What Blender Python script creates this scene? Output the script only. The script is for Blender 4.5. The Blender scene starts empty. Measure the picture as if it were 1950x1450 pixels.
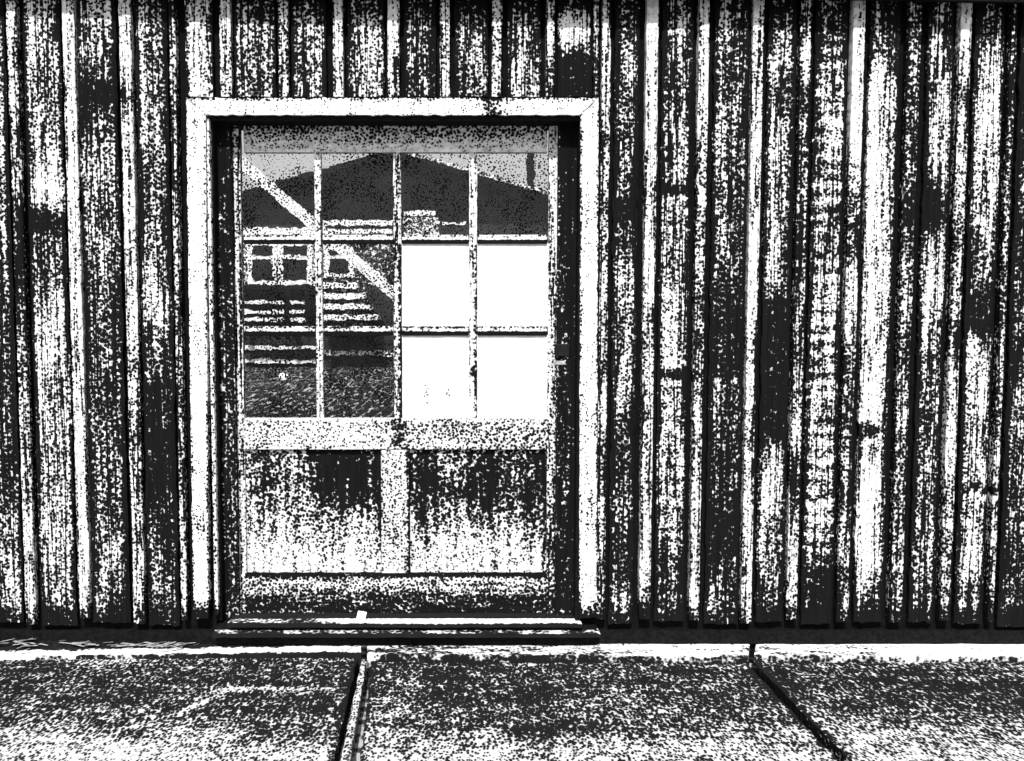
import bpy, math, random
from mathutils import Vector, noise
R = math.radians
random.seed(7)
scene = bpy.context.scene
C = scene.collection

# ------------------------------------------------------------------ camera
F, X0, Y0, D, H = 1700.0, 880.0, 725.0, 3.9, 1.46      # focal length / principal point in photo pixels, metres to the wall, eye height
PITCH = math.atan(113 / F)
cam = bpy.data.cameras.new('camera'); cam.sensor_width = 36; cam.sensor_fit = 'HORIZONTAL'
cam.lens = 36 * F / 1950; cam.shift_x = (975 - X0) / 1950
cam.clip_start = 0.05; cam.clip_end = 2000
camo = bpy.data.objects.new('camera', cam); C.objects.link(camo)
camo.location = (0, -D, H); camo.rotation_euler = (R(90) - PITCH, 0, 0)
scene.camera = camo

# ------------------------------------------------------------------ sky, sun, exposure (a black and white picture: grey sky light)
SUN_EL, SUN_AZ = R(52), R(188)
world = bpy.data.worlds.new('World'); scene.world = world; world.use_nodes = True
wn = world.node_tree; wn.nodes.clear()
sky = wn.nodes.new('ShaderNodeTexSky'); sky.sky_type = 'NISHITA'; sky.sun_disc = False
sky.sun_elevation = SUN_EL; sky.sun_rotation = SUN_AZ; sky.dust_density = 3
bw = wn.nodes.new('ShaderNodeRGBToBW'); bg = wn.nodes.new('ShaderNodeBackground'); bg.inputs[1].default_value = 0.15
wo = wn.nodes.new('ShaderNodeOutputWorld')
wn.links.new(sky.outputs[0], bw.inputs[0]); wn.links.new(bw.outputs[0], bg.inputs[0]); wn.links.new(bg.outputs[0], wo.inputs[0])
sun = bpy.data.lights.new('sun', 'SUN'); sun.energy = 5.0; sun.angle = R(0.5); sun.color = (1, 0.995, 0.985)
suno = bpy.data.objects.new('sun', sun); C.objects.link(suno)
sd = Vector((math.sin(SUN_AZ) * math.cos(SUN_EL), math.cos(SUN_AZ) * math.cos(SUN_EL), math.sin(SUN_EL)))
suno.rotation_euler = sd.to_track_quat('Z', 'Y').to_euler(); suno.location = sd * 20
vs = scene.view_settings
vs.view_transform = 'Standard'; vs.look = 'None'; vs.gamma = 1; vs.exposure = 0.27; vs.use_curve_mapping = False

# ------------------------------------------------------------------ measuring helpers
SP, CP = math.sin(PITCH), math.cos(PITCH)
def ray(px, py):
    u, v = (px - X0) / F, (Y0 - py) / F
    return Vector((u, CP + v * SP, v * CP - SP))
def P(px, py, Y=0.0):                # the spot on the upright plane Y that shows at a photo pixel
    d = ray(px, py); t = (Y + D) / d.y
    return Vector((0, -D, H)) + d * t
def G(px, py, z=0.0):                # the spot on the level plane z that shows at a photo pixel
    d = ray(px, py); t = (z - H) / d.z
    return Vector((0, -D, H)) + d * t
def pix(p):
    x, y, z = p.x, p.y + D, p.z - H
    f = y * CP - z * SP; up = y * SP + z * CP
    return X0 + F * x / f, Y0 - F * up / f
def interp(t, pts):
    if t <= pts[0][0]: return pts[0][1]
    for (a, va), (b, vb) in zip(pts, pts[1:]):
        if t <= b: return va + (vb - va) * (t - a) / (b - a)
    return pts[-1][1]
def N(x, y, z=0.0): return noise.noise(Vector((x, y, z)))

# ------------------------------------------------------------------ materials
def sock(node, name): return node.inputs[name]
def node_math(nt, op, a, b=None, clamp=False):
    n = nt.nodes.new('ShaderNodeMath'); n.operation = op; n.use_clamp = clamp
    for i, v in enumerate((a, b)):
        if v is None: continue
        if isinstance(v, (int, float)): n.inputs[i].default_value = v
        else: nt.links.new(v, n.inputs[i])
    return n.outputs[0]
def worn(name, dark=(0.0015, 0.013), light=(0.32, 0.84), grain=(85, 85, 3.2), ga=0.55, dot=82, k=1.2, rough=0.95, bump=0.35, soft=0.12, cov=None, squash=(1, 1, 1), checks=None):
    """flaking pale coat over dark, pitted ground; the share of the coat left is the mesh attribute 'coat'"""
    m = bpy.data.materials.new(name); m.use_nodes = True; nt = m.node_tree; L = nt.links
    b = nt.nodes['Principled BSDF']; b.inputs['Roughness'].default_value = rough; b.inputs['Specular IOR Level'].default_value = 0.03
    tc = nt.nodes.new('ShaderNodeTexCoord').outputs['Object']
    mp = nt.nodes.new('ShaderNodeMapping'); mp.inputs['Scale'].default_value = grain; L.new(tc, mp.inputs[0])
    gn = nt.nodes.new('ShaderNodeTexNoise'); gn.inputs['Scale'].default_value = 1; gn.inputs['Detail'].default_value = 5; gn.inputs['Roughness'].default_value = 0.62
    L.new(mp.outputs[0], gn.inputs['Vector'])
    wob = nt.nodes.new('ShaderNodeTexNoise'); wob.inputs['Scale'].default_value = 40; wob.inputs['Detail'].default_value = 2
    L.new(tc, wob.inputs['Vector'])
    vo = nt.nodes.new('ShaderNodeTexVoronoi'); vo.inputs['Scale'].default_value = dot
    mq = nt.nodes.new('ShaderNodeMapping'); mq.inputs['Scale'].default_value = squash; L.new(tc, mq.inputs[0]); L.new(mq.outputs[0], vo.inputs['Vector'])
    fi = nt.nodes.new('ShaderNodeTexNoise'); fi.inputs['Scale'].default_value = 260; fi.inputs['Detail'].default_value = 3; L.new(tc, fi.inputs['Vector'])
    if cov is None:
        at = nt.nodes.new('ShaderNodeAttribute'); at.attribute_name = 'coat'; base = at.outputs['Fac']
    else:
        va = nt.nodes.new('ShaderNodeValue'); va.outputs[0].default_value = cov; base = va.outputs[0]
    s = node_math(nt, 'MULTIPLY_ADD', gn.outputs['Fac'], ga * 2); s.node.inputs[2].default_value = -ga
    s2 = node_math(nt, 'MULTIPLY_ADD', vo.outputs['Distance'], k); s2.node.inputs[2].default_value = -0.47 * k
    s3 = node_math(nt, 'MULTIPLY_ADD', wob.outputs['Fac'], 0.5); s3.node.inputs[2].default_value = -0.25
    s4 = node_math(nt, 'MULTIPLY_ADD', fi.outputs['Fac'], 0.3); s4.node.inputs[2].default_value = -0.15
    t = node_math(nt, 'ADD', base, s); t = node_math(nt, 'ADD', t, s2); t = node_math(nt, 'ADD', t, s3); t = node_math(nt, 'ADD', t, s4)
    mr = nt.nodes.new('ShaderNodeMapRange'); mr.inputs['From Min'].default_value = 0.5 - soft; mr.inputs['From Max'].default_value = 0.5 + soft
    if checks:      # long drying cracks along the grain
        mc = nt.nodes.new('ShaderNodeMapping'); mc.inputs['Scale'].default_value = checks; L.new(tc, mc.inputs[0])
        cn = nt.nodes.new('ShaderNodeTexNoise'); cn.inputs['Scale'].default_value = 1; cn.inputs['Detail'].default_value = 3; L.new(mc.outputs[0], cn.inputs['Vector'])
        d_ = node_math(nt, 'ABSOLUTE', node_math(nt, 'SUBTRACT', cn.outputs['Fac'], 0.52))
        cr = nt.nodes.new('ShaderNodeMapRange'); cr.inputs['From Min'].default_value = 0.010; cr.inputs['From Max'].default_value = 0.045
        cr.inputs['To Min'].default_value = -0.5; cr.inputs['To Max'].default_value = 0.0; L.new(d_, cr.inputs['Value'])
        t = node_math(nt, 'ADD', t, cr.outputs['Result'])
    L.new(t, mr.inputs['Value']); mask = mr.outputs['Result']
    def mixc(f, a, c):
        n = nt.nodes.new('ShaderNodeMix'); n.data_type = 'FLOAT'
        L.new(f, n.inputs[0])
        for i, v in ((2, a), (3, c)):
            if isinstance(v, (int, float)): n.inputs[i].default_value = v
            else: L.new(v, n.inputs[i])
        return n.outputs[0]
    dk = mixc(gn.outputs['Fac'], dark[0], dark[1]); tone = node_math(nt, 'MULTIPLY_ADD', wob.outputs['Fac'], 1.5); tone.node.inputs[2].default_value = -0.55
    tone = node_math(nt, 'ADD', tone, node_math(nt, 'MULTIPLY', gn.outputs['Fac'], 0.7), True); lt = mixc(tone, light[0], light[1])
    L.new(mixc(mask, dk, lt), b.inputs['Base Color'])
    h = node_math(nt, 'MULTIPLY_ADD', gn.outputs['Fac'], 0.8); L.new(mask, h.node.inputs[2])
    bp = nt.nodes.new('ShaderNodeBump'); bp.inputs['Strength'].default_value = bump; bp.inputs['Distance'].default_value = 0.003
    L.new(h, bp.inputs['Height']); L.new(bp.outputs[0], b.inputs['Normal'])
    return m
def plain(name, v, rough=0.8, var=0.3, scale=30):
    m = bpy.data.materials.new(name); m.use_nodes = True; nt = m.node_tree; b = nt.nodes['Principled BSDF']
    b.inputs['Roughness'].default_value = rough; b.inputs['Specular IOR Level'].default_value = 0.05
    n = nt.nodes.new('ShaderNodeTexNoise'); n.inputs['Scale'].default_value = scale; n.inputs['Detail'].default_value = 5
    nt.links.new(nt.nodes.new('ShaderNodeTexCoord').outputs['Object'], n.inputs['Vector'])
    mr = nt.nodes.new('ShaderNodeMapRange'); mr.inputs['From Min'].default_value = 0.3; mr.inputs['From Max'].default_value = 0.7
    mr.inputs['To Min'].default_value = v * (1 - var); mr.inputs['To Max'].default_value = min(0.85, v * (1 + var))
    nt.links.new(n.outputs['Fac'], mr.inputs['Value']); nt.links.new(mr.outputs['Result'], b.inputs['Base Color'])
    return m
def glass():
    """old window glass: slightly wavy, a little grime in specks"""
    m = bpy.data.materials.new('window_glass'); m.use_nodes = True; nt = m.node_tree; nt.nodes.clear(); L = nt.links
    o = nt.nodes.new('ShaderNodeOutputMaterial'); mx = nt.nodes.new('ShaderNodeMixShader'); fr = nt.nodes.new('ShaderNodeFresnel'); fr.inputs[0].default_value = 1.3
    tr = nt.nodes.new('ShaderNodeBsdfRefraction'); tr.inputs['Color'].default_value = (0.97, 0.97, 0.97, 1); tr.inputs['Roughness'].default_value = 0; tr.inputs['IOR'].default_value = 1.45
    gl = nt.nodes.new('ShaderNodeBsdfGlossy'); gl.inputs['Roughness'].default_value = 0.03
    tc = nt.nodes.new('ShaderNodeTexCoord').outputs['Object']
    mp = nt.nodes.new('ShaderNodeMapping'); mp.inputs['Scale'].default_value = (1, 300, 1); L.new(tc, mp.inputs[0])
    n = nt.nodes.new('ShaderNodeTexNoise'); n.inputs['Scale'].default_value = 26; n.inputs['Detail'].default_value = 1.5; L.new(mp.outputs[0], n.inputs['Vector'])
    bp = nt.nodes.new('ShaderNodeBump'); bp.inputs['Strength'].default_value = 1; bp.inputs['Distance'].default_value = 0.00014; L.new(n.outputs['Fac'], bp.inputs['Height'])
    L.new(bp.outputs[0], tr.inputs['Normal']); L.new(bp.outputs[0], gl.inputs['Normal'])
    L.new(fr.outputs[0], mx.inputs[0]); L.new(tr.outputs[0], mx.inputs[1]); L.new(gl.outputs[0], mx.inputs[2])
    vo = nt.nodes.new('ShaderNodeTexVoronoi'); vo.inputs['Scale'].default_value = 84; L.new(tc, vo.inputs['Vector'])
    bl = nt.nodes.new('ShaderNodeTexNoise'); bl.inputs['Scale'].default_value = 9; bl.inputs['Detail'].default_value = 2; L.new(tc, bl.inputs['Vector'])
    t = node_math(nt, 'MULTIPLY_ADD', bl.outputs['Fac'], 0.9); t.node.inputs[2].default_value = -0.13
    t = node_math(nt, 'SUBTRACT', t, vo.outputs['Distance'])
    mr = nt.nodes.new('ShaderNodeMapRange'); mr.inputs['From Min'].default_value = -0.03; mr.inputs['From Max'].default_value = 0.03; L.new(t, mr.inputs['Value'])
    df = nt.nodes.new('ShaderNodeBsdfDiffuse'); df.inputs[0].default_value = (.006, .006, .006, 1)
    m2 = nt.nodes.new('ShaderNodeMixShader'); L.new(mr.outputs['Result'], m2.inputs[0]); L.new(mx.outputs[0], m2.inputs[1]); L.new(df.outputs[0], m2.inputs[2])
    L.new(m2.outputs[0], o.inputs[0])
    return m
M = dict(
    board=worn('flaking_board', checks=(34, 34, 1.1)),
    trim=worn('painted_trim', light=(0.50, 0.86), ga=0.45, k=1.0, grain=(60, 60, 2.5), soft=.1),
    rail=worn('worn_rail', grain=(4, 60, 65), ga=0.35, k=1.2), panel=worn('worn_panel', grain=(70, 70, 5), ga=.45, k=1.2),
    concrete=worn('speckled_concrete', grain=(14, 9, 20), ga=0.32, k=1.25, dark=(0.002, 0.018), light=(0.28, 0.66), dot=95, squash=(1, .6, 1), bump=0.5, soft=.14),
    ledge=worn('pale_concrete', grain=(6, 30, 20), ga=0.5, k=0.6, dark=(0.005, 0.02), light=(0.6, 0.78), dot=60),
    backing=plain('dark_backing', 0.005, 0.95), darkwood=plain('dark_wood', 0.006, 0.8, 0.5, 60), sheet=plain('blank_white_sheet', 0.84, 0.7, 0.01, 6),
    iron=plain('black_iron', 0.012, 0.5), glass=glass(), soil=plain('dark_soil', 0.008, 0.95, 0.6, 80), litter=plain('pale_litter', 0.3, 0.9, 0.6, 40),
    gravel=worn('gravel_ground', grain=(3, 3, 3), ga=0.5, k=1.0, dark=(0.02, 0.05), light=(0.3, 0.42), dot=22, cov=None, bump=0.5),
    yard=worn('yard_grass', dot=17, squash=(1, .1, 1), grain=(1.5, 1.5, 3), k=1.2, ga=.2, dark=(.004, .015), light=(.22, .4), cov=.20), hwhite=worn('flaking_white', dot=13, grain=(6, 6, 6), cov=.86, k=.9), hdark=worn('dark_cladding', dot=14, grain=(6, 6, 6), cov=.22, k=1.0), hdot=worn('speckled_cladding', dot=14, grain=(6, 6, 6), cov=.42, k=1.0), brace=worn('flaking_brace', dot=30, grain=(8, 8, 8), cov=.9, k=1.0), hwall=plain('house_wall', 0.02, 0.85, 0.3, 2), hroof=plain('house_roof', 0.004, 0.9, 0.4, 3),
    white=plain('white_paint', 0.8, 0.6, 0.05, 10), hglass=plain('dark_window', 0.008, 0.15, 0.2, 2), rooftin=plain('rusty_roof_sheet', 0.10, 0.7, 0.5, 12),
)

# ------------------------------------------------------------------ mesh helpers
def link(o, parent=None):
    C.objects.link(o)
    if parent: o.parent = parent
    return o
def tag(o, label=None, cat=None, group=None, kind=None):
    for k, v in (('label', label), ('category', cat), ('group', group), ('kind', kind)):
        if v: o[k] = v
    return o
def empty(name, loc=(0, 0, 0), parent=None):
    o = bpy.data.objects.new(name, None); o.empty_display_size = 0.2; link(o, parent); o.location = loc; return o
def mesh(name, vs, fs, mat, parent=None, smooth=False):
    me = bpy.data.meshes.new(name); me.from_pydata([tuple(v) for v in vs], [], fs); me.update()
    me.materials.append(mat)
    if smooth: me.polygons.foreach_set('use_smooth', [True] * len(me.polygons))
    o = bpy.data.objects.new(name, me); link(o)
    if parent:
        o.parent = parent; o.matrix_parent_inverse = parent.matrix_world.inverted() if parent.matrix_world else o.matrix_parent_inverse
    return o
def slab(name, c, back, nu, nv, mat, parent=None, coat=0.5, rough=0.0015, jag=0.0, wear=0.0, edge=0.008, seed=0, cup=0.0, side=-0.15):
    """a solid sheet: c = four corners (bottom left, bottom right, top right, top left), extruded by the vector back; coat = number or f(px, py, u, v)"""
    c00, c10, c11, c01 = [Vector(p) for p in c]; back = Vector(back); n = -back.normalized()
    w = ((c10 - c00).length + (c11 - c01).length) / 2; h = ((c01 - c00).length + (c11 - c10).length) / 2
    e = min(edge / max(w, 1e-6), 0.2)
    us = [0, e, min(2.2 * e, .4)] + [2.2 * e + (1 - 4.4 * e) * i / nu for i in range(1, nu)] + [max(1 - 2.2 * e, .6), 1 - e, 1]
    us = sorted(us); m = len(us); vs_, cv = [], []
    for j in range(nv + 1):
        v = j / nv
        for i, u in enumerate(us):
            p = (c00 * (1 - u) + c10 * u) * (1 - v) + (c01 * (1 - u) + c11 * u) * v
            q = p.copy(); ed = min(u, 1 - u) * w
            amt = rough * (N(p.x * 9 + seed, p.z * 5 + p.y * 9, seed) + 0.6 * N(p.x * 40, p.z * 14 + p.y * 40, seed + 3.3))
            if ed < 1e-6: amt -= 0.003
            q += n * (amt - cup * (2 * u - 1) ** 2)
            if jag:
                if i == 0 or i == m - 1:
                    q += (c10 - c00).normalized() * jag * (N(seed, (p.z + p.y) * 11, i) + 0.7 * N(seed + 5, (p.z + p.y) * 37, i))
                if j in (0, nv):
                    q += (c01 - c00).normalized() * jag * 2.0 * (N(p.x * 30, seed, j) + 0.5 * N(p.x * 90, seed, j))
            vs_.append(q)
            a = coat
            if callable(coat):
                px, py = pix(p); a = coat(px, py, u, v)
            if wear: a -= wear * max(0, 1 - ed / (edge * 2.2))
            cv.append(a)
    k = len(vs_); fs = []
    for j in range(nv):
        for i in range(m - 1):
            a = j * m + i; fs.append((a, a + 1, a + m + 1, a + m))
    ring = list(range(m)) + [j * m + m - 1 for j in range(1, nv + 1)] + [nv * m + i for i in range(m - 2, -1, -1)] + [j * m for j in range(nv - 1, 0, -1)]
    for r in ring: vs_.append(vs_[r] + back); cv.append(cv[r] + side)
    L = len(ring)
    for t in range(L):
        a, b = ring[t], ring[(t + 1) % L]; fs.append((b, a, k + t, k + (t + 1) % L))
    fs.append(tuple(k + t for t in reversed(range(L))))
    o = mesh(name, vs_, fs, mat, parent)
    at = o.data.attributes.new('coat', 'FLOAT', 'POINT'); at.data.foreach_set('value', cv)
    return o
def box(name, x0, x1, y0, y1, z0, z1, mat, parent=None, bev=0.0):
    vs_ = [(x, y, z) for z in (z0, z1) for y in (y0, y1) for x in (x0, x1)]
    fs = [(0, 2, 3, 1), (4, 5, 7, 6), (0, 1, 5, 4), (2, 6, 7, 3), (0, 4, 6, 2), (1, 3, 7, 5)]
    o = mesh(name, vs_, fs, mat, parent)
    if bev:
        b = o.modifiers.new('edge', 'BEVEL'); b.width = bev; b.segments = 2
    return o
def upright(name, x0, x1, ytop, ybot, Y, thick, mat, parent, **kw):
    """a flat piece on the plane Y that fills a photo rectangle, with plumb sides: x is read half way up"""
    ym = (ytop + ybot) / 2
    X0_, X1_ = P(x0, ym, Y).x, P(x1, ym, Y).x; zb, zt = P((x0 + x1) / 2, ybot, Y).z, P((x0 + x1) / 2, ytop, Y).z
    return slab(name, [(X0_, Y, zb), (X1_, Y, zb), (X1_, Y, zt), (X0_, Y, zt)], (0, thick, 0), kw.pop('nu', 6), kw.pop('nv', 40), mat, parent, **kw)

# ------------------------------------------------------------------ the setting
def ground_sheet(name, x0, x1, y0, y1, z, mat, coat):
    o = mesh(name, [(x0, y0, z), (x1, y0, z), (x1, y1, z), (x0, y1, z)], [(0, 1, 2, 3)], mat)
    at = o.data.attributes.new('coat', 'FLOAT', 'POINT'); at.data.foreach_set('value', [coat] * 4)
    return tag(o, kind='structure')
ground_sheet('ground', -400, 400, -400, 600, -0.09, M['gravel'], 0.40)
tag(ground_sheet('yard', -60, 60, 2.6, 80, -0.084, M['yard'], 0.4), 'dark grassy yard seen through the glass of the door')

pavement = tag(empty('pavement', (0, 0, 0)), 'speckled concrete pavement in three slabs in front of the timber wall', kind='structure')
def conc(seed, spots):
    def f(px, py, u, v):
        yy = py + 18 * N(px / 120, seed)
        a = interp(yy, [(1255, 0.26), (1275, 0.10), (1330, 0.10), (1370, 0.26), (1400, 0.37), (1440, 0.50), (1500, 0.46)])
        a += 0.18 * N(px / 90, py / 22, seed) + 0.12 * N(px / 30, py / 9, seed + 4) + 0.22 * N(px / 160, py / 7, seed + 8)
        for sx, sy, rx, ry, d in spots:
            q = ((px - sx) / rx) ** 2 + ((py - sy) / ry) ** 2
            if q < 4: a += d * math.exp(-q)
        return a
    return f
def crack(px, py):
    e = interp(px, [(330, 1362), (380, 1340), (430, 1314), (540, 1311), (640, 1312)])
    return 0.42 * math.exp(-((py - e) / 4.5) ** 2) if 340 < px < 645 else 0
fl = conc(1.0, [(150, 1430, 260, 30, .15), (560, 1380, 90, 40, -.12)])
pave = [
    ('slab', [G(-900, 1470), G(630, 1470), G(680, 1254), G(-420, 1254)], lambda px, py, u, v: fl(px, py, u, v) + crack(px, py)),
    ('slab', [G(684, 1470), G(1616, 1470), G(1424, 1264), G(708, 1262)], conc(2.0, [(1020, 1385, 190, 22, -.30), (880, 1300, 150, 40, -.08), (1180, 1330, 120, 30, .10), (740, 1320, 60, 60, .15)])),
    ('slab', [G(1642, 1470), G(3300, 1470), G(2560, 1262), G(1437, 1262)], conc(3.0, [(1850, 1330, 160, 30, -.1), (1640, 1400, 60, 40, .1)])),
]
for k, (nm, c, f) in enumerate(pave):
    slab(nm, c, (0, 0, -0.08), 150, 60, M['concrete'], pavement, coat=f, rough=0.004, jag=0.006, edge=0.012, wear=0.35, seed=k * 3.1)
slab('joint_filler', [G(644, 1470, -.012), G(662, 1470, -.012), G(698, 1256, -.012), G(689, 1256, -.012)], (0, 0, -0.05), 2, 40, M['concrete'], pavement, coat=0.5, jag=0.004, edge=0.004)
# low concrete footing strip along the foot of the wall
def ledge_coat(px, py, u, v):
    n1 = N(px / 70, py / 5, 9); n2 = N(px / 45, py / 6, 2)
    if px < 690:
        line = interp(px, [(0, 1246), (350, 1240), (690, 1235)]) + 3 * N(px / 30, 2)
        return 0.86 - 0.16 * max(0, abs(py - line) - 3) + .35 * n2
    w = interp(px, [(700, 0), (1130, .1), (1230, 1), (1330, .8), (1450, .3), (1620, .5), (1720, 1)])
    a = (0.42 + 0.42 * n2 + .3 * max(0, 1 - abs(py - 1226) / 5)) * (1 - w) + (0.78 + .4 * n1) * w
    return a - .05 * max(0, py - 1246 - 3 * N(px / 20, 5))
LZ = 0.018
def footing(x0, x1, yb, f):
    a, b = G(x0, 1216, LZ), G(x1, 1216, LZ); c, d = G(x1, yb[1], LZ), G(x0, yb[0], LZ)
    y_in = 0.05
    slab('footing', [d, c, (b.x, y_in, LZ), (a.x, y_in, LZ)], (0, 0, -0.10), 160, 24, M['ledge'], pavement, coat=f, rough=0.003, jag=0.004, edge=0.01, seed=x0 * .01, side=-.75)
footing(-700, 688, (1254, 1245), ledge_coat)
footing(700, 1424, (1246, 1252), ledge_coat)
footing(1436, 2800, (1248, 1254), ledge_coat)

# ------------------------------------------------------------------ the timber building
barn = tag(empty('timber_building', (0, 0.03, 0)), 'old timber building with flaking vertical boards and a glazed door', 'building')
bpy.context.view_layer.update()
YB = 1190                                                           # foot of the boards in the photograph
ZF = P(900, YB).z
def zat(py): return P(900, py).z
ZT = P(900, -70).z
# backing behind the boards, coloured black to shade the gaps; door opening left free
XL, XR = P(405, 700).x, P(1102, 700).x
zh = zat(222)
for x0, x1, z0, z1 in ((-4.2, XL - .012, -.05, ZT), (XR + .012, 5.6, -.05, ZT), (XL - .012, XR + .012, zh + .012, ZT)):
    box('dark_backing', x0, x1, 0.030, 0.075, z0, z1, M['backing'], barn)

dips = [(1765, 396, 42, 42, -1.0), (1471, 690, 34, 125, -1.1), (1285, 362, 40, 11, -1.0), (1285, 714, 45, 9, -.7), (1868, 930, 38, 6, -1.2), (1868, 945, 34, 6, .8),
        (1650, 820, 26, 16, -.8), (85, 418, 40, 18, -.8), (90, 355, 36, 30, .35), (200, 178, 40, 22, -.5), (1870, 600, 34, 40, -.5), (1100, 150, 36, 50, -.7),
        (1085, 60, 40, 40, .3), (1805, 60, 14, 40, -.5), (1185, 400, 30, 25, -.5), (1380, 640, 50, 90, -.2), (1380, 1010, 50, 60, -.3), (1575, 1120, 34, 50, -.5), (300, 860, 36, 120, -.25)]
def coat_fn(curve, seed, ripple=0.0, lean=0.0):
    def f(px, py, u, v):
        a = interp(py, curve)
        a += 0.30 * N(px / 26, py / 70, seed) + 0.20 * N(px / 11, py / 120, seed + 9) + 0.12 * N(px / 14, py / 16, seed + 5)
        a += lean * (u - .5)
        if ripple: a += ripple * math.sin(py / 4.6 + 2.2 * N(px / 40, py / 50, seed) + 1.2 * N(px / 14, py / 20, seed)) * (0.7 + 0.7 * N(3, py / 50, seed))
        a = max(0.17, 0.40 + 0.90 * (a - 0.47))
        for sx, sy, rx, ry, d in dips:
            q = ((px - sx + 8 * N(py / 12, seed)) / rx) ** 2 + ((py - sy + 14 * N(px / 9, seed)) / ry) ** 2
            if q < 5: a += d * math.exp(-q * q)
        a = max(-0.1, a)
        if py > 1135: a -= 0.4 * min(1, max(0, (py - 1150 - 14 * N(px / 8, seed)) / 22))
        return a
    return f
boards = [  # x0, x1 (photo pixels half way up), coat curve by height (right-hand tops hold painted eave shade and dirt), ripple, lean
    (-120, -52, [(0, .4), (1200, .4)], 0, 0), (-40, 24, [(10, .5), (300, .35), (500, .12), (700, .12), (900, .25), (1050, .4), (1180, .4)], 0, .3),
    (59, 128, [(10, .62), (100, .5), (160, .36), (280, .40), (330, .6), (390, .6), (420, .2), (470, .3), (560, .5), (620, .66), (900, .62), (1000, .66), (1180, .35)], 0, .1),
    (160, 232, [(10, .5), (90, .45), (170, .15), (250, .25), (310, .6), (400, .42), (450, .5), (540, .3), (620, .22), (800, .22), (900, .38), (960, .25), (1050, .46), (1180, .25)], 0, -.1),
    (268, 328, [(10, .42), (200, .35), (300, .42), (400, .28), (500, .36), (570, .66), (630, .45), (690, .2), (950, .15), (1060, .25), (1180, .42)], 0, -.2),
    (1166, 1212, [(10, .15), (130, .45), (250, .28), (320, .42), (400, .2), (460, .3), (550, .6), (760, .42), (800, .15), (900, .18), (970, .5), (1040, .15), (1150, .42)], 0, 0),
    (1255, 1312, [(10, .3), (60, .5), (200, .42), (340, .55), (390, .5), (500, .5), (600, .66), (690, .8), (730, .55), (960, .66), (1040, .4), (1100, .15), (1175, .4)], .12, 0),
    (1353, 1419, [(10, .1), (60, .4), (110, .2), (200, .35), (300, .46), (350, .22), (470, .4), (560, .16), (700, .2), (800, .25), (1000, .05), (1100, .15), (1175, .42)], 0, -.35),
    (1453, 1506, [(10, .25), (120, .6), (180, .2), (240, .48), (560, .52), (620, .25), (830, .3), (860, .66), (960, .6), (1050, .5), (1130, .3), (1180, .1)], 0, -.5),
    (1541, 1601, [(10, .02), (80, .1), (115, .5), (400, .56), (900, .6), (1000, .6), (1065, .4), (1100, .15), (1180, .1)], .38, 0),
    (1644, 1700, [(10, .15), (100, .3), (140, .7), (200, .9), (350, .78), (450, .95), (700, .85), (1050, .95), (1110, .6), (1160, .2)], 0, -.65),
    (1752, 1799, [(10, .5), (60, .72), (110, .55), (150, .76), (340, .74), (450, .6), (550, .9), (620, .6), (680, .35), (720, .5), (780, .25), (900, .52), (950, .35), (1050, .5), (1180, .42)], 0, .25),
    (1840, 1894, [(10, .05), (90, .5), (130, .72), (310, .76), (420, .66), (480, .35), (620, .3), (690, .7), (760, .62), (1000, .5), (1080, .7), (1130, .42), (1180, .4)], 0, .2),
    (1926, 1990, [(10, .1), (400, .1), (800, .35), (1180, .2)], 0, 0),
]
for i in range(4): boards.append((2022 + i * 100, 2088 + i * 100, [(0, .4), (300, .5 - .1 * (i % 3)), (800, .3 + .12 * (i % 2)), (1180, .3)], 0, 0))
for i in range(2): boards.append((-330 + i * 105, -262 + i * 105, [(0, .4), (1180, .4)], 0, 0))
for i, (a, b, cu, rp, ln) in enumerate(boards):
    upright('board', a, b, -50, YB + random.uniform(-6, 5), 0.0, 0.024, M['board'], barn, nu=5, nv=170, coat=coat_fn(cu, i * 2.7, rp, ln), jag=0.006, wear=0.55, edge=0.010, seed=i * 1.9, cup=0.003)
top_boards = [(352, 404, [(0, .85), (90, .75), (180, .62)]), (445, 524, [(0, .32), (60, .45), (120, .35), (180, .3)]), (555, 620, [(0, .1), (30, .5), (100, .4), (180, .42)]),  # dark top ends paint the eave's shadow into the coat
              (662, 731, [(10, .15), (35, .62), (150, .66), (180, .5)]), (769, 830, [(10, .05), (40, .35), (180, .22)]), (866, 930, [(10, .1), (50, .4), (110, .6), (160, .3)]),
              (967, 1030, [(10, .1), (45, .65), (100, .55), (180, .66)]), (1063, 1129, [(10, .2), (40, .7), (100, .4), (180, .35)])]
for i, (a, b, cu) in enumerate(top_boards):
    upright('board', a, b, -50, 184, 0.0, 0.024, M['board'], barn, nu=5, nv=40, coat=coat_fn(cu, 50 + i * 2.3), jag=0.004, wear=0.5, edge=0.010, seed=60 + i, cup=0.003)
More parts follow.
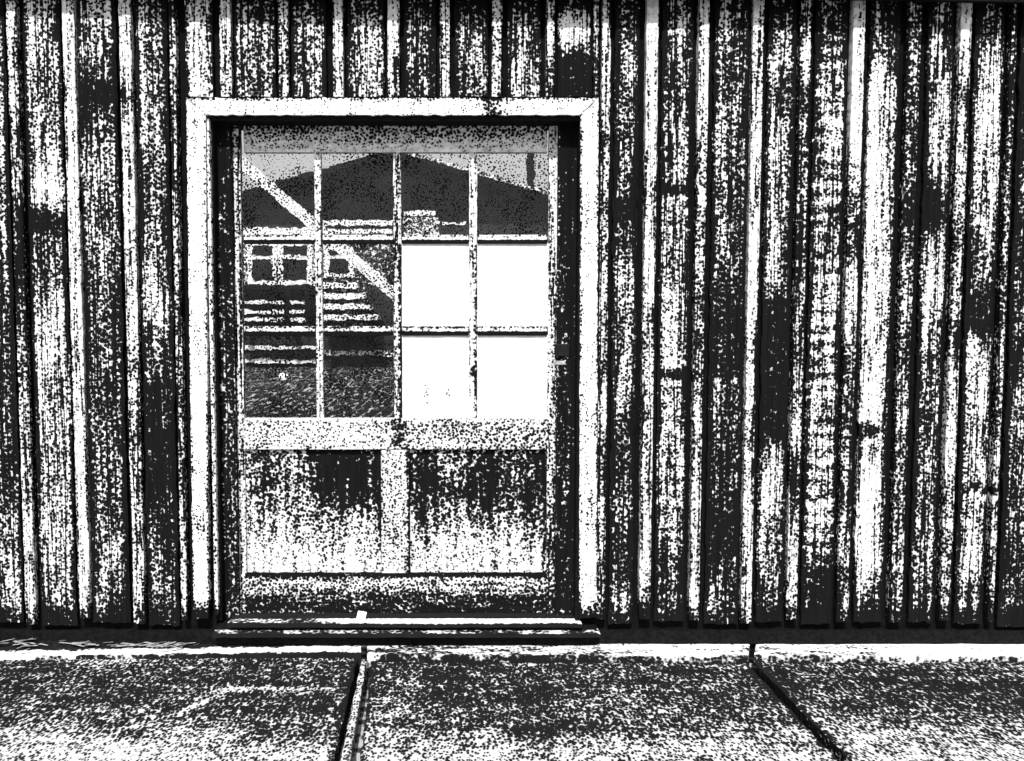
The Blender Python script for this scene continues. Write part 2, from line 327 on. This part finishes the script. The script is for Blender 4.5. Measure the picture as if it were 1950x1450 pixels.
battens = [  # x0, x1, coat curve
    (29, 48, [(10, .5), (300, .5), (400, .25), (700, .35), (900, .5), (1000, .75), (1180, .7)]), (133, 155, [(10, .95), (500, .9), (700, .8), (760, .6), (850, .85), (1130, .85), (1180, .3)]),
    (239, 261, [(10, .6), (60, .85), (600, .75), (700, .45), (800, .4), (880, .6), (1100, .62), (1180, .5)]), (332, 344, [(10, .4), (1180, .45)]),
    (1142, 1158, [(10, .4), (150, .7), (250, .4), (1180, .42)]), (1225, 1247, [(10, 1.0), (250, 1.0), (290, .72), (520, .75), (600, .62), (900, .66), (1000, .85), (1110, .85), (1160, .2)]),
    (1323, 1342, [(10, .9), (190, .92), (250, .65), (290, .3), (400, .32), (500, .2), (600, .25), (700, .4), (800, .55), (900, .75), (1100, .8), (1180, .5)]),
    (1424, 1444, [(10, .95), (160, .65), (300, .7), (440, 1.0), (600, .95), (800, .65), (1000, .75), (1180, .8)]),
    (1513, 1533, [(10, .35), (100, .55), (200, .2), (450, .15), (600, .42), (750, .55), (900, .35), (1000, .5), (1180, .42)]),
    (1611, 1633, [(10, 1.0), (290, .95), (330, .45), (450, .35), (540, .8), (620, .66), (700, .2), (900, .25), (1050, .42), (1180, .42)]),
    (1714, 1738, [(10, .25), (600, .3), (900, .3), (1180, .4)]), (1812, 1832, [(10, .95), (100, .55), (250, .45), (600, .35), (640, .2), (700, .66), (800, .75), (900, .55), (1180, .35)]),
    (1906, 1917, [(10, .15), (600, .35), (900, .5), (1180, .45)])]
for i in range(4): battens.append((2002 + i * 100, 2014 + i * 100, [(0, .7), (1180, .6)]))
for i in range(3): battens.append((-345 + i * 105, -328 + i * 105, [(0, .7), (1180, .6)]))
for i, (a, b, cu) in enumerate(battens):
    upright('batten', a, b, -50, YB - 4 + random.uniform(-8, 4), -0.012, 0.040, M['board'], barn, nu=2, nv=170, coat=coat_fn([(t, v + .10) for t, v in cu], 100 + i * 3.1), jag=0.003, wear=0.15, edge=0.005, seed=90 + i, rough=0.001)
for i, (a, b, v) in enumerate([(418, 439, .72), (529, 548, .5), (634, 653, .78), (738, 760, .75), (838, 856, .72), (937, 956, .6), (1040, 1056, .5), (1131, 1140, .5)]):
    upright('batten', a, b, -50, 184, -0.012, 0.040, M['board'], barn, nu=2, nv=40, coat=coat_fn([(0, v + .06), (180, v)], 200 + i * 3.1), jag=0.003, wear=0.15, edge=0.005, seed=130 + i, rough=0.001)

# eave: sheet roof with a dark fascia, sagging towards the right
def eave(px): return interp(px, [(-800, -60), (0, -32), (500, -16), (1130, -10), (1500, -4), (1950, 6), (2900, 30)])
pts = [-800, 0, 500, 1130, 1500, 1950, 2900]
rv, rf, fv = [], [], []
for px in pts:
    p = P(px, eave(px), -0.075)
    rv += [(p.x, -0.095, p.z + .012), (p.x, 2.6, p.z + .75), (p.x, -0.095, p.z + .03), (p.x, 2.6, p.z + .77)]
    fv += [(p.x, -0.085, p.z), (p.x, -0.060, p.z), (p.x, -0.060, p.z + .12), (p.x, -0.085, p.z + .12)]
for i in range(len(pts) - 1):
    a, b = i * 4, i * 4 + 4
    rf += [(a, a + 1, b + 1, b), (a + 2, b + 2, b + 3, a + 3), (a, b, b + 2, a + 2), (a + 1, a + 3, b + 3, b + 1)]
# lift the sheet clear of the fascia
rv = [(x, y, z + .125) for x, y, z in rv]
roof = mesh('roof', rv, rf + [(0, 2, 3, 1), (24, 25, 27, 26)], M['rooftin'], barn)
ff = []
for i in range(len(pts) - 1):
    a, b = i * 4, i * 4 + 4
    ff += [(a + k, b + k, b + (k + 1) % 4, a + (k + 1) % 4) for k in range(4)]
mesh('fascia', fv, ff + [(3, 2, 1, 0), (24, 25, 26, 27)], M['darkwood'], barn)
for i in range(len(pts) - 1):      # soffit board from the fascia back to the wall
    a, b = fv[i * 4 + 1], fv[i * 4 + 5]
    mesh('soffit', [(a[0], -.0595, a[2] + .03), (b[0], -.0595, b[2] + .03), (b[0], .03, b[2] + .03), (a[0], .03, a[2] + .03),
                    (a[0], -.0595, a[2] + .05), (b[0], -.0595, b[2] + .05), (b[0], .03, b[2] + .05), (a[0], .03, a[2] + .05)],
         [(3, 2, 1, 0), (4, 5, 6, 7), (0, 1, 5, 4), (1, 2, 6, 5), (2, 3, 7, 6), (3, 0, 4, 7)], M['darkwood'], barn)

# door casing, mitred at the top corners
YC = -0.018
def cas(px, py): return P(px, py, YC)
def case_coat(seed, base=1.0, spots=()):
    def f(px, py, u, v):
        a = base - .14 + 0.24 * N(px / 10, py / 60, seed) + 0.2 * N(px / 7, py / 12, seed)
        for sx, sy, rx, ry, d in spots: a += d * math.exp(-((px - sx) / rx) ** 2 - ((py - sy) / ry) ** 2)
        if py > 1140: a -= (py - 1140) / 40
        return a
    return f
def casing(pts4, nu, nv, f, seed):
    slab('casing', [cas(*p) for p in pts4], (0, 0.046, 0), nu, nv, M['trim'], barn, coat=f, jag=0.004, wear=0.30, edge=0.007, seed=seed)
casing([(368, 1178), (397, 1178), (391, 219), (354, 187)], 3, 120, case_coat(1, .95, [(383, 1000, 12, 25, -.5), (380, 900, 12, 30, -.25)]), 1)
casing([(1103, 1178), (1136, 1178), (1140, 187), (1106, 219)], 3, 120, case_coat(2, .93, [(1122, 820, 8, 60, -.25), (1122, 960, 8, 60, -.35), (1118, 400, 8, 60, -.2)]), 2)
# the head board: bottom edge is the shorter one
slab('casing', [cas(392, 219), cas(1105, 219), cas(1139, 187), cas(355, 187)], (0, 0.046, 0), 90, 4, M['trim'], barn,
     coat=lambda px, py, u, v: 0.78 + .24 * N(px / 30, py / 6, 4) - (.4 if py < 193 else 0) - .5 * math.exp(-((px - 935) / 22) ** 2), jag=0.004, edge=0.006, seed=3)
upright('bead', 400, 407, 226, 1172, 0.0, 0.025, M['trim'], barn, nu=1, nv=100, coat=case_coat(5, .72), jag=0.002, edge=0.002, seed=5)
# jambs: boards lining the opening, and door stops facing us, darkened to stand for recess shade
YL = 0.105                                                          # plane of the door leaf
jz0, jz1 = zat(1186), zat(221)
box('jamb', XL - .010, XL + .012, .0265, .20, jz0, jz1, M['darkwood'], barn)
box('jamb', XR - .006, XR + .010, -.004, .20, jz0, jz1, M['darkwood'], barn)
box('jamb', XL + .0125, XR - .0065, -.002, .20, jz1 - .02, jz1 + .010, M['darkwood'], barn)
def stop_coat_shade(px, py, u, v): return interp(py, [(230, -.1), (450, .0), (650, .14), (900, .16), (1180, .05)]) + .2 * N(px / 9, py / 70, 7)  # low values paint the shade of the recess on the stops
upright('door_stop', 407, 447, 226, 1180, YL - .030, .028, M['board'], barn, nu=4, nv=100, coat=stop_coat_shade, seed=7)
upright('door_stop', 1060, 1099, 226, 1180, YL - .030, .028, M['board'], barn, nu=4, nv=100, coat=lambda px, py, u, v: stop_coat_shade(px, py, u, v) - .12 + .3 * (.5 - u), seed=8)

# the door leaf
door = empty('door', P(750, 1172, YL), barn); door.location = P(750, 1172, YL) - Vector(barn.location)
bpy.context.view_layer.update()
def leaf(nm, x0, x1, y0, y1, off, thick, mat, coat, **kw):
    kw.setdefault('nv', 8); kw.setdefault('nu', 30)
    return upright(nm, x0, x1, y0, y1, YL + off, thick, M[mat], door, coat=coat, **kw)
def noisy(base, sx, sy, amp, seed): return lambda px, py, u, v: base + amp * N(px / sx, py / sy, seed)
leaf('stile', 441, 463, 236, 1168, 0, .04, 'board', lambda px, py, u, v: interp(py, [(240, .3), (300, .5), (600, .6), (1100, .62), (1168, .3)]) + .2 * N(px / 8, py / 60, 3), nu=3, nv=110, jag=.002, seed=11)
leaf('stile', 1043, 1064, 236, 1168, 0, .04, 'board', lambda px, py, u, v: interp(py, [(240, .6), (400, .75), (600, .62), (900, .42), (1168, .2)]) + .2 * N(px / 8, py / 60, 5), nu=3, nv=110, jag=.002, seed=12)
leaf('rail', 463.5, 1042.5, 236, 290, 0, .04, 'rail', lambda px, py, u, v: interp(py, [(236, .3), (262, .46), (280, .68), (290, .9)]) + .1 * N(px / 60, py / 20, 5), nu=60, seed=13)  # darker top paints in the soft shadow of the door head
leaf('rail', 463.5, 1042.5, 797, 856, -.004, .044, 'rail', lambda px, py, u, v: interp(px, [(470, .55), (680, .66), (780, .50), (1040, .42)]) + .22 * (py < 804) + .12 * N(px / 40, py / 20, 6) - .35 * math.exp(-((px - 760) / 14) ** 2), nu=60, seed=14)
leaf('rail', 463.5, 1042.5, 1092, 1168, 0, .04, 'rail', lambda px, py, u, v: interp(py, [(1092, -.3), (1098, .0), (1102, .46), (1110, .48), (1128, .32), (1140, .12), (1168, .0)]) + .35 * N(px / 50, py / 9, 6), nu=80, nv=14, jag=.003, seed=15)
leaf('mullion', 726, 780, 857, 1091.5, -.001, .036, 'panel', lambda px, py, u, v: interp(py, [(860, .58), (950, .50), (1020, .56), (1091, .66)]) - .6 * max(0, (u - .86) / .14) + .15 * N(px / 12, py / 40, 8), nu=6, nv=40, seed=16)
def panel_coat(x0, x1, blots, seed):
    def f(px, py, u, v):
        e = 965 + 75 * N(px / 13, seed, 1) + 45 * N(px / 33, seed, 2)
        a = 0.37 + 0.36 * max(-.35, min(1, (py - e) / 110)) + .34 * N(px / 5, py / 80, seed) + .18 * N(px / 15, py / 25, seed)
        for sx, sy, rx, ry, d in blots:
            wx = 14 * N(px / 18, py / 30, seed + 2); wy = 55 * N(px / 9, seed, 7) + 25 * N(px / 4, seed, 8)
            a += d * math.exp(-(((px - sx + wx) / rx) ** 2 + ((py - sy + wy) / ry) ** 2)) * (.85 + 1.1 * N(px / 5, py / 55, seed + 11))
        if u > .97: a -= .25
        return a
    return f
leaf('panel', 463.5, 725.5, 857, 1091.5, 0.016, .014, 'panel', panel_coat(463, 725, [(650, 900, 60, 74, -.68), (500, 920, 12, 70, -.3), (470, 980, 14, 200, .35), (560, 890, 26, 40, .25)], 3), nu=40, nv=60, seed=17)
leaf('panel', 780.5, 1042.5, 857, 1091.5, 0.016, .014, 'panel', panel_coat(780, 1042, [(812, 935, 30, 75, -.5), (920, 930, 48, 62, -.45), (1015, 945, 24, 75, -.45), (870, 895, 34, 22, .3)], 6), nu=40, nv=60, seed=18)
cols = [(463.5, 600), (614, 749), (765, 893), (909, 1042.5)]; rows = [(290.5, 447), (465, 621), (640, 796.5)]
for (a, b), f in (((600.5, 613.5), .66), ((749.5, 764.5), .66), ((893.5, 908.5), .8)):
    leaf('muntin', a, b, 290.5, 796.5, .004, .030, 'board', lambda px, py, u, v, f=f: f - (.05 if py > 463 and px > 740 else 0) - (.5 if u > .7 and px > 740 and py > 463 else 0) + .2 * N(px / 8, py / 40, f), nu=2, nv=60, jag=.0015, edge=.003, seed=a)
for r0, r1, f in ((447.5, 464.5, .95), (621.5, 639.5, .8)):
    for c0, c1 in cols:
        leaf('muntin', c0 + .5, c1 - .5, r0, r1, .006, .026, 'rail', lambda px, py, u, v, f=f, r0=r0: f + .1 + .12 * N(px / 14, py / 5, f) - (1.6 if v < .36 else .35 if v > .8 else 0) - .2, nu=14, nv=6, edge=.003, seed=c0 + r0)  # dark lower strip paints in the shadow line under each bar
for j, (r0, r1) in enumerate(rows):
    for i, (c0, c1) in enumerate(cols):
        blank = j > 0 and i > 1
        a, b = P(c0, (r0 + r1) / 2, YL + .02), P(c1, (r0 + r1) / 2, YL + .02)
        z0, z1 = P(c0, r1, YL + .02).z, P(c0, r0, YL + .02).z
        if blank:
            o = slab('pane', [(a.x - .004, YL + .014, z0 - .004), (b.x + .004, YL + .014, z0 - .004), (b.x + .004, YL + .014, z1 + .004), (a.x - .004, YL + .014, z1 + .004)], (0, .005, 0), 24, 28, M['trim'], door, rough=.0006,
                     coat=lambda px, py, u, v: 1.18 + .2 * N(px / 50, py / 50, 2) - .6 * math.exp(-((px - 812) / 18) ** 2 - ((py - 745) / 30) ** 2) - .5 * math.exp(-((px - 855) / 10) ** 2 - ((py - 750) / 28) ** 2))
        else: o = box('pane', a.x - .004, b.x + .004, YL + (.014 if blank else .019), YL + (.019 if blank else .0225), z0 - .004, z1 + .004, M['sheet' if blank else 'glass'], door)
        if blank: o['label'] = 'pane blanked out in plain white'
        elif j == 0: o['label'] = 'clear pane showing a dark gable beyond'
        else: o['label'] = 'clear pane showing house windows and yard beyond'
# latch on the closing side
l = P(1070, 667, YL - .03); box('latch', l.x - .030, l.x + .034, YL - .045, YL - .031, l.z - .028, l.z + .028, M['iron'], door, .004)
l2 = P(1066, 690, YL - .03)
box('strike_plate', l2.x - .026, l2.x + .024, YL - .036, YL - .031, l2.z - .012, l2.z + .006, M['litter'], door, .002)  # pale colour stands in for a lit rim below the latch

# threshold: a sill plank and a lower step plank, with pale lit tops and dark shaded faces painted in
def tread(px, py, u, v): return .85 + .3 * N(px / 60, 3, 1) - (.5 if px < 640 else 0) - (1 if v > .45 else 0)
zs = P(760, 1186, -.028).z
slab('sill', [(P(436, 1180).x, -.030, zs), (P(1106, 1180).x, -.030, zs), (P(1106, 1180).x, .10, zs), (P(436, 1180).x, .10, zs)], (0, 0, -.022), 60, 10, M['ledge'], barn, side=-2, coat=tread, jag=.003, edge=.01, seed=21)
zs2 = P(760, 1206, -.05).z
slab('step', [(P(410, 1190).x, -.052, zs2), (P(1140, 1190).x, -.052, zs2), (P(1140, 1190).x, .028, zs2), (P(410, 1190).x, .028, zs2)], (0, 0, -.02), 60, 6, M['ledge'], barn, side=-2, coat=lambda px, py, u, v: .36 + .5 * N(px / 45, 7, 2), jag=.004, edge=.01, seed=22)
box('sill_board', P(412, 1190).x, P(1136, 1190).x, -.010, .10, LZ + .002, zs - .0235, M['darkwood'], barn)
# bottom plate behind the feet of the boards, near-black as painted shade in the gap
box('sill_board', -4.2, P(411, 1190).x, .006, .029, LZ + .002, ZF + .02 - .05, M['darkwood'], barn)
box('sill_board', P(1137, 1190).x, 5.6, .006, .029, LZ + .002, ZF + .02 - .05, M['darkwood'], barn)

# white flake lying at the foot of the door
fp = P(688, 1166, .03)
fl_ = mesh('paint_flake', [Vector((fp.x + x, -.008 + y, zs + z)) for x, y, z in ((-.02, 0, .002), (.02, -.004, .001), (.026, .02, .034), (-.012, .022, .040), (-.02, .006, .000), (.02, .002, -.001), (.026, .026, .032), (-.012, .028, .038))],
           [(0, 1, 2, 3), (7, 6, 5, 4), (0, 4, 5, 1), (1, 5, 6, 2), (2, 6, 7, 3), (3, 7, 4, 0)], M['white'])
tag(fl_, 'small white flake standing on the door sill', 'paint flake')

# drifted soil and litter at the foot of the wall, thicker to the left
vs_, fs_ = [], []
nx, ny = 160, 8
for i in range(nx + 1):
    x = -3.4 + (P(345, 1225).x + 3.4) * i / nx
    hgt = 0.040 * (1 - i / nx) ** .6 * (.7 + .5 * N(x * 7, 1)) + .004
    wd = 0.075 * (1 - .6 * i / nx) * (1 + .5 * N(x * 5, 4))
    for j in range(ny + 1):
        v = j / ny
        z = LZ + hgt * math.cos(v * math.pi / 2) ** 1.3 + .006 * N(x * 60, v * 9, 2) - .006 * v
        vs_.append((x, .005 - wd * v, z))
for i in range(nx):
    for j in range(ny):
        a = i * (ny + 1) + j; fs_.append((a, a + 1, a + ny + 2, a + ny + 1))
soil = mesh('soil', vs_, fs_, M['soil'], None, True)
tag(soil, 'dark soil drifted along the foot of the boards', 'soil', kind='stuff')
vs_, fs_ = [], []
for i in range(150):
    t = random.random() ** 1.5
    x = -3.2 + (P(380, 1225).x + 3.2) * t 
    y = -.01 - abs(random.gauss(0, .035)); z = LZ + .012 + (.03 * (1 - t) if y > -.05 else 0) * random.random()
    a = random.uniform(-.5, .5); l, w = random.uniform(.012, .05), random.uniform(.003, .009)
    ca, sa = math.cos(a), math.sin(a); k = len(vs_); tz = random.uniform(-.008, .012)
    for (u, v) in ((-1, -1), (1, -.6), (1.1, .8), (-.8, 1)): vs_.append((x + u * l * ca - v * w * sa, y + u * l * sa + v * w * ca, z + (tz if u > 0 else 0)))
    fs_.append((k, k + 1, k + 2, k + 3))
lit = mesh('litter', vs_, fs_, M['litter'])
tag(lit, 'pale splinters and dry stalks lying along the wall foot', 'litter', kind='stuff')

# ------------------------------------------------------------------ beyond the glass
HY = 26.0
def hp(px, py, Y=HY): return P(px, py, Y)
hb = hp(750, 700); hb.z = -.084
house = tag(empty('house', hb), 'dark gabled house with white window frames seen through the door glass', 'house')
bpy.context.view_layer.update()
xl, xr = hp(290, 600).x, hp(1210, 600).x; ze = hp(750, 428).z; za = hp(750, 300).z; xm = hp(750, 300).x
box('wall', xl, xr, HY, HY + 8, -.084, ze, M['hwall'], house)
mesh('gable', [(xl, HY, ze + .001), (xr, HY, ze + .001), (xm, HY, za), (xl, HY + 8, ze + .001), (xr, HY + 8, ze + .001), (xm, HY + 8, za)], [(0, 1, 2), (5, 4, 3), (0, 2, 5, 3), (1, 4, 5, 2), (0, 3, 4, 1)], M['hroof'], house)
for s, xe in ((-1, xl - .5), (1, xr + .5)):
    dz = .14 * 1; ze2 = ze - .13
    mesh('roof', [(xm + s * .002, HY - .4, za + .02), (xe, HY - .4, ze2), (xe, HY + 8.3, ze2), (xm + s * .002, HY + 8.3, za + .02), (xm + s * .002, HY - .4, za + .2), (xe, HY - .4, ze2 + .18), (xe, HY + 8.3, ze2 + .18), (xm + s * .002, HY + 8.3, za + .2)],
         [(0, 1, 2, 3), (7, 6, 5, 4), (0, 4, 5, 1), (1, 5, 6, 2), (2, 6, 7, 3), (3, 7, 4, 0)], M['hroof'], house)
def hbox(nm, x0, x1, y0, y1, d0, d1, mat, par=None):
    a, b = hp(x0, y1), hp(x1, y0); return box(nm, a.x, b.x, HY - d1, HY - d0, a.z, b.z, M[mat], par or house)
hbox('belt_course', 606, 748, 437, 446, .003, .08, 'hwhite'); hbox('belt_course', 300, 600, 434, 449, .003, .08, 'hwhite')
hbox('belt_course', 606, 748, 420, 430, .003, .06, 'hwhite')
hbox('belt_course', 770, 828, 402, 411, .003, .06, 'hwhite'); hbox('cladding', 770, 836, 414, 452, .003, .05, 'hdot'); hbox('belt_course', 842, 886, 424, 429, .003, .05, 'hwhite')
hbox('plinth', 440, 604, 659, 665, .003, .1, 'hwhite'); hbox('plinth', 440, 604, 685, 692, .003, .14, 'hwhite'); hbox('plinth', 612, 752, 668, 678, .003, .1, 'hdot')
ch = P(1010, 330, HY + 1); box('chimney', ch.x - .12, ch.x + .12, HY + .9, HY + 1.2, ch.z - 1.2, ch.z + 1.3, M['hroof'], house)
g0, g1 = Vector((xm + .2, 0, za + .16)), Vector((xr + .4, 0, ze + .03))
mesh('barge_board', [(g0.x, HY - .43, g0.z - .06), (g1.x, HY - .43, g1.z - .06), (g1.x, HY - .43, g1.z + .05), (g0.x, HY - .43, g0.z + .05), (g0.x, HY - .402, g0.z - .06), (g1.x, HY - .402, g1.z - .06), (g1.x, HY - .402, g1.z + .05), (g0.x, HY - .402, g0.z + .05)],
     [(0, 1, 2, 3), (7, 6, 5, 4), (0, 4, 5, 1), (1, 5, 6, 2), (2, 6, 7, 3), (3, 7, 4, 0)], M['hdot'], house)
for x0, x1, y0, y1 in ((474, 526, 462, 540), (533, 592, 462, 540), (620, 672, 470, 526), (380, 425, 466, 536)):
    w = hbox('window', x0 - 2, x1 + 2, y0, y1 + 2, .021, .05, 'hwhite')
    ym = y0 + (y1 - y0) * .36
    hbox('pane', x0 + 7, x1 - 7, y0 + 6, ym - 4, .05, .06, 'hglass', w)
    if y1 - y0 > 20: hbox('pane', x0 + 7, x1 - 7, ym + 4, y1 - 6, .05, .06, 'hglass', w)
hbox('cladding', 300, 603, 463, 544, .002, .02, 'hdot'); hbox('cladding', 604, 752, 463, 544, .002, .02, 'hdark'); hbox('cladding', 604, 700, 545, 640, .002, .03, 'hdark')
hbox('porch_roof', 440, 600, 545, 553, .003, 1.2, 'hroof')
for y0, y1 in ((575, 580), (592, 598), (606, 612)): hbox('porch_rail', 470, 598, y0, y1, 1.1, 1.16, 'hwhite')
for x in (470, 560, 598): hbox('porch_post', x - 4, x + 4, 553, 640, 1.161, 1.26, 'hroof')
for k in range(4): hbox('step', 612 + k * 3, 684 + k * 14, 540 + k * 20, 550 + k * 20, .003, .35 + .3 * k, 'hwhite')
# stone in the yard
sp = G(540, 722, -.084); import bmesh
bm = bmesh.new(); bmesh.ops.create_icosphere(bm, subdivisions=2, radius=.12)
for v in bm.verts: v.co = Vector((v.co.x * 1.3, v.co.y, v.co.z * .8)) * (1 + .3 * N(v.co.x * 12, v.co.y * 12, v.co.z * 12)) + Vector((sp.x, sp.y, -.084 + .06))
me = bpy.data.meshes.new('stone'); bm.to_mesh(me); me.materials.append(M['white']); so = bpy.data.objects.new('stone', me); link(so)
tag(so, 'small pale stone lying in the yard behind the door glass', 'stone')
# white raking prop leaning on a post behind the building
PY = 7.0
prop = tag(empty('raking_prop', (P(440, 300, PY).x, PY, -.084)), 'white timber prop slanting down from a post behind the glass', 'prop')
bpy.context.view_layer.update()
a = P(430, 270, PY)
box('post', a.x - .09, a.x + .05, PY - .07, PY + .07, -.084, a.z + .35, M['white'], prop)
q0, q1 = P(436, 289, PY), P(1050, 818, PY); q1.z = max(q1.z, -.03)
dv = (q1 - q0).normalized(); nv_ = Vector((-dv.z, 0, dv.x)); nv_ = nv_ if nv_.z > 0 else -nv_
hw = .065
vv = [q0 + nv_ * s * hw + Vector((0, t * .05, 0)) for s in (-1, 1) for t in (-1, 1)] + [q1 + nv_ * s * hw + Vector((0, t * .05, 0)) for s in (-1, 1) for t in (-1, 1)]
mesh('brace', vv, [(0, 1, 3, 2), (4, 6, 7, 5), (0, 2, 6, 4), (1, 5, 7, 3), (0, 4, 5, 1), (2, 3, 7, 6)], M['brace'], prop)
